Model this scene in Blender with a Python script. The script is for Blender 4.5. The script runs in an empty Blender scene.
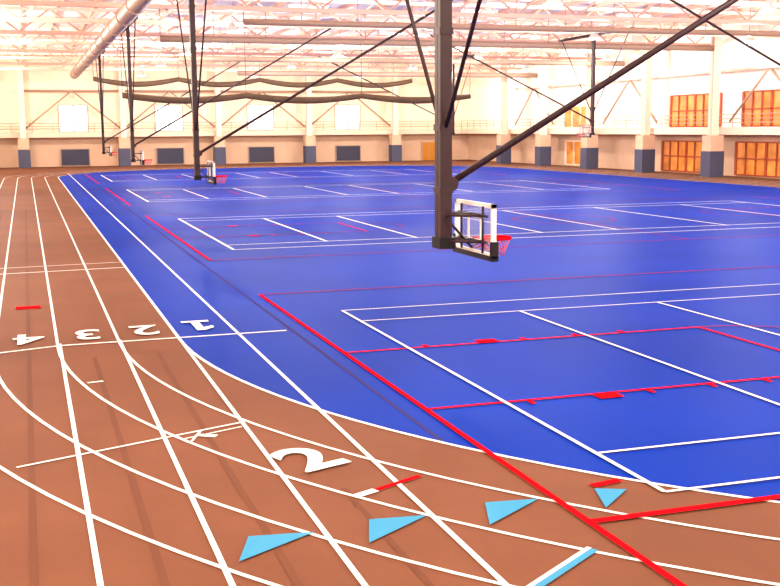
import bpy, math
from mathutils import Vector, Matrix

scene = bpy.context.scene
try:
    scene.view_settings.view_transform = 'Standard'
    scene.view_settings.look = 'None'
except Exception:
    pass

# ---------------------------------------------------------------- helpers
def s2l(c):
    return tuple(((v/255.0)/12.92 if v/255.0 <= 0.04045 else ((v/255.0+0.055)/1.055)**2.4) for v in c) + (1.0,)

def mat(name, rgb, rough=0.6, spec=0.3, metal=0.0, var=0.0, scale=3.0, emit=0.0, ergb=None, alpha=1.0):
    m = bpy.data.materials.new(name)
    m.use_nodes = True
    nt = m.node_tree
    b = nt.nodes['Principled BSDF']
    col = s2l(rgb)
    b.inputs['Base Color'].default_value = col
    b.inputs['Roughness'].default_value = rough
    b.inputs['Metallic'].default_value = metal
    b.inputs['Specular IOR Level'].default_value = spec
    b.inputs['Alpha'].default_value = alpha
    if emit:
        b.inputs['Emission Color'].default_value = s2l(ergb or rgb)
        b.inputs['Emission Strength'].default_value = emit
    if var:
        tc = nt.nodes.new('ShaderNodeTexCoord')
        n = nt.nodes.new('ShaderNodeTexNoise')
        n.inputs['Scale'].default_value = scale
        n.inputs['Detail'].default_value = 6
        r = nt.nodes.new('ShaderNodeValToRGB')
        r.color_ramp.elements[0].position = 0.3
        r.color_ramp.elements[1].position = 0.7
        r.color_ramp.elements[0].color = tuple(v*(1-var) for v in col[:3])+(1,)
        r.color_ramp.elements[1].color = tuple(min(1, v*(1+var)) for v in col[:3])+(1,)
        nt.links.new(tc.outputs['Object'], n.inputs['Vector'])
        nt.links.new(n.outputs['Fac'], r.inputs['Fac'])
        nt.links.new(r.outputs['Color'], b.inputs['Base Color'])
    return m

class MB:
    def __init__(self, name, mats):
        self.name, self.mats = name, mats
        self.v, self.f, self.mi, self.sm = [], [], [], []
    def poly(self, pts, m=0):
        n = len(self.v)
        self.v += [tuple(p) for p in pts]
        self.f.append(tuple(range(n, n+len(pts)))); self.mi.append(m); self.sm.append(False)
    def box(self, x0, x1, y0, y1, z0, z1, m=0):
        n = len(self.v)
        self.v += [(x0,y0,z0),(x1,y0,z0),(x1,y1,z0),(x0,y1,z0),(x0,y0,z1),(x1,y0,z1),(x1,y1,z1),(x0,y1,z1)]
        for q in ((0,3,2,1),(4,5,6,7),(0,1,5,4),(1,2,6,5),(2,3,7,6),(3,0,4,7)):
            self.f.append(tuple(n+i for i in q)); self.mi.append(m); self.sm.append(False)
    def tube(self, pts, r, m=0, seg=10, closed=False):
        pts = [Vector(p) for p in pts]
        rings = []
        N = len(pts)
        for i, p in enumerate(pts):
            if closed:
                d = pts[(i+1) % N]-pts[(i-1) % N]
            else:
                d = pts[min(i+1, N-1)]-pts[max(i-1, 0)]
            d.normalize()
            a = Vector((0,0,1)) if abs(d.z) < 0.9 else Vector((0,1,0))
            u = d.cross(a).normalized(); w = d.cross(u).normalized()
            rr = r[i] if isinstance(r, (list, tuple)) else r
            n = len(self.v)
            for k in range(seg):
                t = 2*math.pi*k/seg
                self.v.append(tuple(p+u*rr*math.cos(t)+w*rr*math.sin(t)))
            rings.append(n)
        for i in range(N if closed else N-1):
            a, b = rings[i], rings[(i+1) % N]
            for k in range(seg):
                k2 = (k+1) % seg
                self.f.append((a+k, a+k2, b+k2, b+k)); self.mi.append(m); self.sm.append(True)
        if not closed:
            self.f.append(tuple(rings[0]+k for k in reversed(range(seg)))); self.mi.append(m); self.sm.append(False)
            self.f.append(tuple(rings[-1]+k for k in range(seg))); self.mi.append(m); self.sm.append(False)
    def strip(self, pts, w, z, m=0, closed=False):
        P = [Vector((p[0], p[1], 0)) for p in pts]
        N = len(P); L = []; R = []
        for i in range(N):
            if closed: d = P[(i+1) % N]-P[(i-1) % N]
            else: d = P[min(i+1, N-1)]-P[max(i-1, 0)]
            d.normalize()
            nrm = Vector((-d.y, d.x, 0))
            L.append(P[i]+nrm*w/2); R.append(P[i]-nrm*w/2)
        for i in range(N if closed else N-1):
            j = (i+1) % N
            self.poly([(R[i].x,R[i].y,z),(R[j].x,R[j].y,z),(L[j].x,L[j].y,z),(L[i].x,L[i].y,z)], m)
    def build(self, parent=None):
        me = bpy.data.meshes.new(self.name)
        me.from_pydata(self.v, [], self.f)
        for m in self.mats: me.materials.append(m)
        me.polygons.foreach_set('material_index', self.mi)
        me.polygons.foreach_set('use_smooth', self.sm)
        me.update()
        o = bpy.data.objects.new(self.name, me)
        scene.collection.objects.link(o)
        if parent: o.parent = parent
        return o

# ---------------------------------------------------------------- materials
M_blue = mat('infield_blue_rubber', (4, 42, 144), 0.5, 0.0045, var=0.14, scale=0.22)
M_brown = mat('track_brown_rubber', (107, 70, 53), 0.6, 0.006, var=0.10, scale=0.4)
M_dkbrown = mat('track_dark_seam', (98, 63, 48), 0.6, 0.006)
M_greyl = mat('faded_line_paint', (62, 54, 98), 0.9, 0.0)
M_white = mat('white_line_paint', (224, 222, 218), 0.9, 0.0)
M_red = mat('red_line_paint', (208, 14, 24), 0.9, 0.0)
M_dkred = mat('dark_red_line_paint', (144, 36, 62), 0.9, 0.0)
M_ltblue = mat('light_blue_paint', (64, 136, 176), 0.9, 0.0)
M_wallup = mat('wall_cream_paint', (250, 226, 202), 0.8, 0.2, var=0.03, scale=0.6)
M_wallwh = mat('wall_white_paint', (253, 242, 226), 0.8, 0.2, var=0.03, scale=0.6)
M_walllo = mat('wall_tan_block', (204, 170, 144), 0.8, 0.2, var=0.05, scale=0.8)
M_ceil = mat('roof_deck_white', (255, 248, 234), 0.8, 0.1)
M_steelw = mat('painted_steel_white', (236, 212, 194), 0.5, 0.3)
M_steelt = mat('roof_steel_primer', (218, 172, 154), 0.5, 0.3)
M_steelg = mat('painted_steel_tan', (168, 138, 120), 0.5, 0.3)
M_pad = mat('column_pad_vinyl', (70, 72, 94), 0.6, 0.2)
M_padlow = mat('wall_pad_vinyl', (58, 58, 76), 0.6, 0.2)
M_black = mat('black_steel', (42, 24, 28), 0.5, 0.25)
M_blackp = mat('black_padding', (20, 16, 20), 0.6, 0.2)
M_glass = mat('backboard_acrylic', (190, 205, 225), 0.15, 0.5, alpha=0.15)
M_duct = mat('fabric_duct', (150, 124, 108), 0.5, 0.3, var=0.06, scale=1.0)
M_curtain = mat('rolled_curtain_vinyl', (92, 72, 54), 0.7, 0.2, var=0.15, scale=2)
M_net = mat('net_cord', (225, 110, 125), 0.8, 0.1)
M_frame = mat('window_frame_orange', (164, 70, 38), 0.5, 0.3)
M_pane = mat('window_lit_interior', (204, 126, 56), 0.3, 0.4, var=0.5, scale=0.9, emit=0.2, ergb=(250, 150, 60))
M_day = mat('window_daylight', (255, 255, 255), 0.4, 0.3, emit=1.8, ergb=(246, 246, 255))
M_lamp = mat('lamp_housing', (220, 215, 210), 0.4, 0.4)
M_tube = mat('fluorescent_tube', (255, 250, 240), 0.4, 0.2, emit=6.0, ergb=(255, 244, 226))
M_slab = mat('mezzanine_slab_paint', (224, 200, 180), 0.7, 0.2)
M_yel = mat('door_yellow_paint', (190, 122, 28), 0.5, 0.3)

# ---------------------------------------------------------------- shell
XL, XR, YB, YF, ZC = -6.0, 54.6, -9.0, 133.6, 12.6
b = MB('floor', [M_brown]); b.box(XL, XR, YB, YF, -0.3, 0); b.build()
b = MB('ceiling', [M_ceil]); b.box(XL, XR, YB, YF, ZC, ZC+0.3); b.build()
def wall(name, x0, x1, y0, y1, up):
    b = MB(name, [M_walllo, up]); b.box(x0, x1, y0, y1, 0, 3.6, 0); b.box(x0, x1, y0, y1, 3.6, ZC, 1); b.build()
wall('wall_far', XL, XR, YF, YF+0.3, M_wallup)
wall('wall_right', XR, XR+0.3, YB, YF, M_wallwh)
wall('wall_left', XL-0.3, XL, YB, YF, M_wallup)
wall('wall_near', XL, XR, YB-0.3, YB, M_wallup)

# ---------------------------------------------------------------- infield and track lines
X0, Y0, X1, Y1, R0, LW = 2.65, 4.7, 47.0, 118.0, 16.4, 1.13
def oval(off, n=40):
    R = R0+off; pts = []
    cs = [(X0+R0, Y0+R0, math.pi), (X1-R0, Y0+R0, 1.5*math.pi), (X1-R0, Y1-R0, 0), (X0+R0, Y1-R0, 0.5*math.pi)]
    for cx, cy, a0 in cs:
        for i in range(n+1):
            a = a0+0.5*math.pi*i/n
            pts.append((cx+R*math.cos(a), cy+R*math.sin(a)))
    return pts
b = MB('infield_court_surface', [M_blue])
b.poly([(x, y, 0.004) for x, y in oval(0)]); b.build()

b = MB('track_seam_lines', [M_dkbrown, M_greyl])
for x in (-1.26, -0.13, 0.98, 2.1):
    b.strip([(x, Y0-8), (x, 20 if x > 0 else 60)], 0.08, 0.006, 0)
b.strip([(3.2, -4), (3.2, 11.5)], 0.07, 0.006, 0)
b.strip([(4.92, 12.9), (4.92, 112)], 0.055, 0.007, 1)
b.build()

b = MB('track_lane_lines', [M_white, M_red, M_ltblue])
for k in range(0, 5):
    b.strip(oval(LW*k), 0.055 if k else 0.065, 0.010, 0, closed=True)
for x in (-1.83, -0.70, 0.43, 1.54, 2.65):
    b.strip([(x, -4), (x, 21.5)], 0.058, 0.012, 0)
b.strip([(3.83, -4), (3.83, 112)], 0.062, 0.012, 0)
b.strip([(-3, 20.85), (-0.7, 20.95), (0.43, 21.3), (4.8, 21.35)], 0.09, 0.013, 0)
b.strip([(-3, 32.7), (2.65, 33.2)], 0.09, 0.013, 0)
b.strip([(-3, 34.1), (2.65, 34.6)], 0.06, 0.013, 0)
b.strip([(-0.30, 13.55), (2.65, 14.68)], 0.05, 0.013, 0)
b.strip([(1.75, 14.1), (2.6, 14.45)], 0.035, 0.014, 0)
b.strip([(1.85, 13.95), (2.05, 14.45)], 0.035, 0.015, 0)
b.strip([(1.95, 14.25), (2.2, 14.1)], 0.12, 0.014, 0)
b.strip([(0.75, 17.9), (1.0, 17.95)], 0.08, 0.014, 0)
b.strip([(3.31, 11.2), (4.16, 11.62)], 0.08, 0.014, 1)
b.strip([(3.22, 11.16), (3.52, 11.3)], 0.12, 0.015, 0)
b.strip([(-0.4, 26.3), (0.15, 26.3)], 0.4, 0.014, 1)
b.strip([(4.0, 8.3), (4.95, 8.95)], 0.13, 0.016, 2)
b.strip([(3.99, 8.34), (4.94, 8.99)], 0.05, 0.017, 0)
for tri in ([(1.69, 9.75), (2.55, 10.26), (1.90, 10.36)], [(2.98, 9.80), (3.78, 10.34), (3.17, 10.42)],
            [(4.28, 9.86), (5.10, 10.42), (4.50, 10.50)], [(5.64, 9.92), (6.16, 10.38), (5.83, 10.52)]):
    b.poly([(x, y, 0.018) for x, y in tri], 2)
b.build()

# court markings
def arc(cx, cy, r, a0, a1, n=28):
    return [(cx+r*math.cos(math.radians(a0+(a1-a0)*i/n)), cy+r*math.sin(math.radians(a0+(a1-a0)*i/n))) for i in range(n+1)]
def court(cy, main):
    b = MB('basketball_court_lines', [M_red, M_white, M_dkred])
    xa, xb, hw = 5.27, 39.5, 9.7
    z = 0.020; w = 0.075
    b.strip([(xa, cy-hw), (xa, cy+hw)], 0.085, z)
    b.strip([(xb, cy-hw), (xb, cy+hw)], w, z)
    b.strip([(xa, cy+hw), (xb, cy+hw)], 0.08, z, 2)
    b.strip([(xa, cy-hw), (xb, cy-hw)], 0.08, z, 2)
    xm = (xa+xb)/2
    b.strip([(xm, cy-hw), (xm, cy+hw)], 0.06, z, 2)
    b.strip(arc(xm, cy, 2.2, 0, 360, 48), 0.07, z, 2)
    for s, xo in ((1, xa), (-1, xb)):
        for sy in (-1, 1):
            b.strip([(xo, cy+sy*2.15), (xo+s*7.4, cy+sy*2.15)], w if main else .09, z, 0 if main else 2)
            for q in (1.6, 3.6, 4.7, 5.7):
                b.strip([(xo+s*q, cy+sy*2.15), (xo+s*q, cy+sy*2.38)], 0.08, z)
            b.strip([(xo+s*2.65, cy+sy*2.3), (xo+s*3.05, cy+sy*2.3)], 0.3, z)
        b.strip([(xo+s*7.4, cy-2.15), (xo+s*7.4, cy+2.15)], w, z)
        b.strip(arc(xo+s*7.4, cy, 2.15, -90 if s > 0 else 90, 90 if s > 0 else 270), .06 if main else .05, z, 2)
    z = 0.024
    ya, yb = cy-6.45, cy+6.65
    if not main: ya, yb = cy-6.95, cy+7.1
    xs, xe = 6.5, 36.0
    w = 0.062 if main else 0.105
    b.strip([(xs, ya), (xs, yb)], w, z, 1)
    b.strip([(xe, ya), (xe, yb)], w, z, 1)
    ins = 1.45
    for x in (10.15, 13.6, 18.7, 22.0, 27.0, 32.0):
        b.strip([(x, ya+ins), (x, yb-ins)], w, z, 1)
    for y in (ya, ya+ins+0.1, yb-ins, yb):
        b.strip([(xs, y), (xe, y)], 0.055 if main else 0.09, z, 1)
    b.build()
court(16.6, True); court(43.65, False); court(70.65, False); court(97.65, False)
b = MB('red_relay_line', [M_red]); b.strip([(5.28, 9.6), (12, 9.6)], 0.12, 0.022)
b.strip([(5.85, 10.62), (6.25, 10.70)], 0.12, 0.016); b.build()

def digit(ch, x, y, sx, sy, rot=0.0, bold=0.015):
    if ch == '1':
        me = bpy.data.meshes.new('lane_number')
        P = [(-.26,-.36),(.26,-.36),(.26,-.25),(.09,-.25),(.09,.36),(-.06,.36),(-.26,.20),(-.26,.06),(-.07,.17),(-.07,-.25),(-.26,-.25)]
        me.from_pydata([(p[0], p[1], 0) for p in P], [], [tuple(range(len(P)))])
    else:
        cu = bpy.data.curves.new('lane_number', 'FONT'); cu.body = ch
        cu.align_x = 'CENTER'; cu.align_y = 'CENTER'; cu.size = 1.0; cu.offset = bold
        t = bpy.data.objects.new('tmp', cu); scene.collection.objects.link(t)
        bpy.context.view_layer.update()
        me = bpy.data.meshes.new_from_object(t.evaluated_get(bpy.context.evaluated_depsgraph_get()))
        bpy.data.objects.remove(t)
    o = bpy.data.objects.new('lane_number', me); me.materials.clear(); me.materials.append(M_white)
    scene.collection.objects.link(o)
    o.location = (x, y, 0.026); o.scale = (sx, sy, 1); o.rotation_euler = (0, 0, rot)
PI = math.pi
digit('1', 3.2, 22.5, 1.1, 1.6, PI); digit('2', 2.1, 22.4, 1.2, 1.5, PI); digit('3', 0.98, 22.3, 1.2, 1.5, PI); digit('4', -0.14, 22.2, 1.2, 1.5, PI)
digit('2', 3.10, 12.65, 1.35, 1.3, 0.36, 0.025)

# ---------------------------------------------------------------- mezzanine
def rail_run(name, boxdims, p0, p1, step):
    b = MB(name, [M_slab, M_steelg])
    b.box(*boxdims, 0)
    p0 = Vector(p0); p1 = Vector(p1); L = (p1-p0).length
    for z in (4.3, 4.6, 4.95):
        b.tube([(p0.x, p0.y, z), (p1.x, p1.y, z)], 0.035, 1, 6)
    n = int(L/step)
    for i in range(n+1):
        q = p0+(p1-p0)*i/n
        b.tube([(q.x, q.y, 3.95), (q.x, q.y, 4.95)], 0.03, 1, 6)
    b.build()
rail_run('mezzanine_walkway', (XL+.02, XR-.02, 132.0, YF-.02, 3.35, 3.95), (XL+.1, 132.05), (53.05, 132.05), 2.2)
rail_run('mezzanine_walkway', (53.0, XR-.02, YB+.02, 131.99, 3.35, 3.95), (53.05, YB+.1), (53.05, 132.0), 2.04)

def column(x, y):
    b = MB('padded_column', [M_steelw, M_pad, M_walllo])
    for (a0, a1, c0, c1) in ((-.3, .3, -.3, -.24), (-.3, .3, .24, .3), (-.05, .05, -.24, .24)):
        b.box(x+a0, x+a1, y+c0, y+c1, 0, 12.3, 0)
    b.box(x-.65, x+.65, y-.65, y+.65, 0.0, 2.05, 1)
    b.box(x-.6, x+.6, y-.6, y+.6, 2.05, 3.3, 2)
    b.build()
colX = [-0.1, 10.9, 21.9, 32.9, 43.9]
for x in colX: column(x, 131.3)
colY = [15.1, 25.3, 35.5, 45.7, 55.9, 66.1, 76.3, 86.5, 96.7, 106.9, 117.1]
for y in colY: column(52.3, y)
b = MB('wall_brace_frame', [M_steelw, M_steelg])
for i in range(len(colX)-1):
    a, c = colX[i]+.3, colX[i+1]-.3; m = (a+c)/2
    b.tube([(a, 132.3, 8.6), (c, 132.3, 8.6)], 0.13, 1, 6)
    b.tube([(a, 132.3, 4.4), (m, 132.3, 8.6)], 0.10, 1, 6); b.tube([(c, 132.3, 4.4), (m, 132.3, 8.6)], 0.10, 1, 6)
for i in range(len(colY)-1):
    a, c = colY[i]+.3, colY[i+1]-.3; m = (a+c)/2
    b.tube([(53.6, a, 8.4), (53.6, c, 8.4)], 0.13, 0, 6)
    if i % 2: b.tube([(53.6, a, 4.4), (53.6, m, 8.4)], 0.10, 1, 6); b.tube([(53.6, c, 4.4), (53.6, m, 8.4)], 0.10, 1, 6)
b.build()

# windows / doors / pads
wn = [0]
def win_right(y0, y1, z0, z1, nx, nz, pane, frame):
    wn[0] += 1
    b = MB('window_%d' % wn[0], [frame, pane])
    X = XR
    b.poly([(X-.03, y0, z0), (X-.03, y0, z1), (X-.03, y1, z1), (X-.03, y1, z0)], 1)
    for i in range(nx+1):
        y = y0+(y1-y0)*i/nx; t = .12 if i % 3 == 0 else .06
        b.box(X-.14, X-.01, y-t, y+t, z0, z1, 0)
    for i in range(nz+1):
        z = z0+(z1-z0)*i/nz; b.box(X-.14, X-.01, y0, y1, z-.06, z+.06, 0)
    b.build()
def win_far(x0, x1, z0, z1, nx, nz, pane, frame):
    wn[0] += 1
    b = MB('window_%d' % wn[0], [frame, pane]); Y = YF
    b.poly([(x0, Y-.03, z0), (x1, Y-.03, z0), (x1, Y-.03, z1), (x0, Y-.03, z1)], 1)
    for i in range(nx+1):
        x = x0+(x1-x0)*i/nx; b.box(x-.05, x+.05, Y-.12, Y-.01, z0, z1, 0)
    for i in range(nz+1):
        z = z0+(z1-z0)*i/nz; b.box(x0, x1, Y-.12, Y-.01, z-.05, z+.05, 0)
    b.build()
for y0, y1 in ((78.6, 86.0), (68.4, 75.6), (58, 65.4)):
    win_right(y0, y1, 4.0, 6.7, 6, 2, M_pane, M_frame)
for y0, y1 in ((79.6, 87.2), (68.6, 76.3), (58, 65.4)):
    win_right(y0, y1, 0.15, 2.75, 6, 2, M_pane, M_frame)
win_right(100.5, 106.0, 0.15, 2.6, 3, 1, M_pane, M_steelw)
win_right(101, 106.5, 4.0, 6.2, 3, 1, M_pane, M_steelw)
for x in (5.5, 16.4, 27.4, 38.4):
    win_far(x-1.6, x+1.6, 4.0, 7.0, 2, 1, M_day, M_steelg)
for x in (5.5, 16.4, 27.4, 38.4):
    b = MB('wall_protection_panel', [M_padlow, M_steelg])
    b.box(x-1.6, x+1.6, YF-.2, YF-.02, 0.15, 1.95, 0)
    for i in (0, 3): b.box(x-1.6+i*1.066-.05, x-1.6+i*1.066+.05, YF-.24, YF-.02, 0.0, 2.0, 1)
    b.box(x-1.6, x+1.6, YF-.24, YF-.02, 1.95, 2.05, 1)
    b.build()
b = MB('door_1', [M_yel, M_steelg])
b.box(48.3, 50.1, YF-.1, YF-.02, 0, 2.3, 0); b.box(48.1, 48.3, YF-.15, YF-.02, 0, 2.4, 1); b.box(50.1, 50.3, YF-.15, YF-.02, 0, 2.4, 1); b.box(49.15, 49.25, YF-.13, YF-.1, 0, 2.3, 1)
b.build()

# ---------------------------------------------------------------- roof structure
trY = [7.65+9*i for i in range(14)]
for y in trY:
    b = MB('roof_truss', [M_steelw, M_steelt])
    b.box(XL, XR, y-.12, y+.12, 12.1, 12.3, 0)
    b.box(XL, XR, y-.12, y+.12, 10.5, 10.75, 1)
    n = 30; dx = (XR-XL)/n
    for i in range(n):
        xa = XL+i*dx
        b.tube([(xa, y, 10.7 if i % 2 else 12.2), (xa+dx, y, 12.2 if i % 2 else 10.7)], 0.07, 1, 6)
    b.build()
b = MB('ceiling_joists', [M_steelt])
x = XL+1.5
while x < XR:
    b.box(x-.09, x+.09, YB, YF, 12.32, 12.6); x += 2.4
b.build()
# fluorescent strip fixtures hung below the joists
b = MB('fluorescent_light_fixtures', [M_lamp, M_tube])
for y in [57.9+4.5*i for i in range(16)]:
    for x in (8.5, 18, 30, 42):
        if abs(y-62.5) < .8 or abs(y-76.3) < .8: continue
        b.box(x-1.3, x+1.3, y-.22, y+.22, 11.90, 12.02, 0)
        b.box(x-1.25, x+1.25, y-.18, y+.18, 11.86, 11.90, 1)
        for q in (-1, 1): b.tube([(x+q, y, 12.02), (x+q, y, 12.31)], .02, 0, 5)
b.build()

# ducts
b = MB('air_duct', [M_duct, M_steelg])
b.tube([(5.4, y, 10.0) for y in range(-5, 127, 3)], 0.45, 0, 20)
for y in range(-5, 127, 6): b.tube([(5.4, y, 10.0), (5.4, y+.15, 10.0)], 0.49, 1, 20)
b.build()
for yy, zz, rr, x0, x1 in ((76.3, 10.1, .22, 9, 52), (90, 9.7, .22, 12, 52), (62.5, 10.0, .18, 12, 52), (108, 9.5, .25, 20, 52)):
    b = MB('heating_pipe', [M_duct, M_steelg])
    b.tube([(x0+(x1-x0)*i/12, yy, zz) for i in range(13)], rr, 0, 14)
    for i in range(13):
        xx = x0+(x1-x0)*i/12
        b.tube([(xx, yy, zz), (xx, yy, 12.3)], 0.03, 1, 5)
    b.build()

def curtain(yy, x0, x1, zz, sag, nsw):
    b = MB('rolled_divider_curtain', [M_curtain, M_blackp])
    pts, rs = [], []
    N = nsw*10
    for i in range(N+1):
        u = i/N
        z = zz-sag*abs(math.sin(math.pi*u*nsw))
        pts.append((x0+(x1-x0)*u, yy, z))
        rs.append(0.22+0.06*abs(math.sin(math.pi*u*nsw)))
    b.tube(pts, rs, 0, 10)
    for i in range(nsw+1):
        xx = x0+(x1-x0)*i/nsw
        b.tube([(xx, yy, zz), (xx, yy, 12.3)], 0.02, 1, 5)
    b.build()
curtain(84, 7, 34.5, 6.6, 0.35, 3)
curtain(111, 6.6, 39, 9.0, 0.5, 4)

# ---------------------------------------------------------------- basketball hoops
def hoop(xm, ym, s, zb, big=True):
    """xm: mast, s=+1 faces +X, zb = mast bottom height"""
    b = MB('basketball_hoop', [M_black, M_blackp, M_white if s > 0 else M_steelg, M_glass, M_red if s > 0 else M_steelg, M_net])
    top = 10.5
    b.box(xm-.10, xm+.10, ym-.13, ym-.01, zb, top, 0)
    b.box(xm-.10, xm+.10, ym+.01, ym+.13, zb, top, 0)
    for z in (zb+.05, zb+.9, zb+1.9, zb+3.4, zb+5.0, zb+6.6):
        if z < top: b.box(xm-.115, xm+.115, ym-.145, ym+.145, z-.05, z+.05, 0)
    b.box(xm-.15, xm+.15, ym-5.2, ym+5.2, 10.35, 10.5, 0)
    for q in (-1, 1):
        b.tube([(xm, ym+q*.1, 4.0 if s > 0 else 5.0), (xm, ym+q*4.9, top-.1)], 0.035, 0, 8)
    b.tube([(xm+s*.1, ym, zb+1.0), (xm+s*12.9, ym, top)], 0.055, 0, 10)
    b.tube([(xm+s*.1, ym-.12, zb+1.0), (xm+s*.1, ym+.12, zb+1.0)], 0.12, 0, 10)
    xb = xm+s*.55; y0, y1 = ym-.80, ym+.80
    z0 = zb-.15; z1 = zb+.70
    t = .02
    b.box(xb-t/2, xb+t/2, y0, y1, z0, z1, 3)
    fw = .065
    for (ya, yb2, za, zb2) in ((y0, y0+fw, z0, z1), (y1-fw, y1, z0, z1), (y0, y1, z1-fw, z1), (y0, y1, z0, z0+fw)):
        b.box(xb-.035, xb+.035, ya, yb2, za, zb2, 2)
    for (ya, yb2, za, zb2) in ((ym-.28, ym+.28, z0+.59, z0+.62), (ym-.28, ym+.28, z0+.22, z0+.25), (ym-.28, ym-.25, z0+.22, z0+.62), (ym+.25, ym+.28, z0+.22, z0+.62)):
        b.box(xb-.015, xb+.015, ya, yb2, za, zb2, 2)
    b.box(xb-.06, xb+.06, y0-.03, y1+.03, z0-.05, z0+.03, 1)
    b.box(xb-.06, xb+.06, y0-.03, y0+.04, z0, z0+.26, 1)
    b.box(xb-.06, xb+.06, y1-.04, y1+.03, z0, z0+.26, 1)
    for z in (zb+.08, zb+.5):
        for yy in (-.45, .45):
            b.tube([(xm, ym+yy*.3, z), (xb-s*.03, ym+yy, z)], 0.022, 0, 8)
        b.tube([(xb-s*.05, ym-.6, z), (xb-s*.05, ym+.6, z)], 0.022, 0, 8)
        b.tube([(xm, ym, z), (xb, ym, z)], 0.025, 0, 8)
    for yy in (-.45, .45):
        b.tube([(xb-s*.05, ym+yy, z0+.05), (xb-s*.05, ym+yy, z1-.05)], 0.02, 0, 8)
    b.tube([(xm, ym, zb+.5), (xb-s*.05, ym, z0+.1)], 0.022, 0, 8)
    b.box(xm-.13, xm+.13, ym-.18, ym+.18, zb-.04, zb+.14, 1)
    rr = .25; cx = xb+s*(.12+rr); zr = z0+.24
    b.tube([(cx+rr*math.cos(a*math.pi/12), ym+rr*math.sin(a*math.pi/12), zr) for a in range(24)], 0.025, 4, 8, closed=True)
    b.box(min(xb, xb+s*.14), max(xb, xb+s*.14), ym-.09, ym+.09, zr-.05, zr+.03, 4)
    for yy in (-.09, .09):
        b.tube([(xb, ym+yy, zr-.14), (xb+s*.25, ym+yy*1.6, zr-.01)], 0.015, 4, 6)
    n = 12; lv = [(rr, 0), (rr*.86, -.08), (rr*.74, -.15), (rr*.64, -.22), (rr*.58, -.28)]
    for i in range(n):
        for d in (-1, 1):
            pts = []
            for l, (r_, dz) in enumerate(lv):
                a = 2*math.pi*(i+d*.5*(l % 2))/n
                pts.append((cx+r_*math.cos(a), ym+r_*math.sin(a), zr+dz))
            b.tube(pts, 0.007, 5, 4)
    b.build()
for y in (16.65, 43.65, 70.65, 97.65): hoop(6.38, y, 1, 2.12)
for y in (16.65, 43.65, 70.65, 97.65): hoop(38.4, y, -1, 3.5)

# ---------------------------------------------------------------- lamps
for iy, y in enumerate([-3, 12.15, 30.15, 48.15, 66.15, 86, 102.15, 120.15]):
    for x in (-2.5, 12, 24, 36, 48):
        b = MB('high_bay_lamp', [M_lamp])
        b.tube([(x, y, 9.75), (x, y, 9.85), (x, y, 10.1), (x, y, 10.3)], [.45, .38, .2, .12], 0, 16)
        b.tube([(x, y, 10.3), (x, y, 12.28)], .03, 0, 6)
        b.build()
        L = bpy.data.lights.new('high_bay_bulb', 'POINT'); L.energy = 3000; L.color = (1.0, .90, .80); L.shadow_soft_size = .3
        o = bpy.data.objects.new('high_bay_bulb', L); o.location = (x, y, 9.35); scene.collection.objects.link(o)

w = bpy.data.worlds.new('World'); scene.world = w; w.use_nodes = True
w.node_tree.nodes['Background'].inputs[0].default_value = (.9, .95, 1, 1)
w.node_tree.nodes['Background'].inputs[1].default_value = 1.0

# ---------------------------------------------------------------- camera
F = 1100.0
Yw = Vector((-366, 161, -F)).normalized()
Xw = Vector((3390, 191, -F)).normalized()
Zw = Xw.cross(Yw).normalized(); Xw = Yw.cross(Zw).normalized()
cam = bpy.data.cameras.new('camera'); co = bpy.data.objects.new('camera', cam)
scene.collection.objects.link(co); scene.camera = co
R = Matrix((Xw, Yw, Zw))
M = R.to_4x4(); M.translation = Vector((0, 0, 4.0)); co.matrix_world = M
cam.sensor_fit = 'HORIZONTAL'; cam.sensor_width = 36; cam.lens = F/780*36; cam.clip_end = 500
print('done')
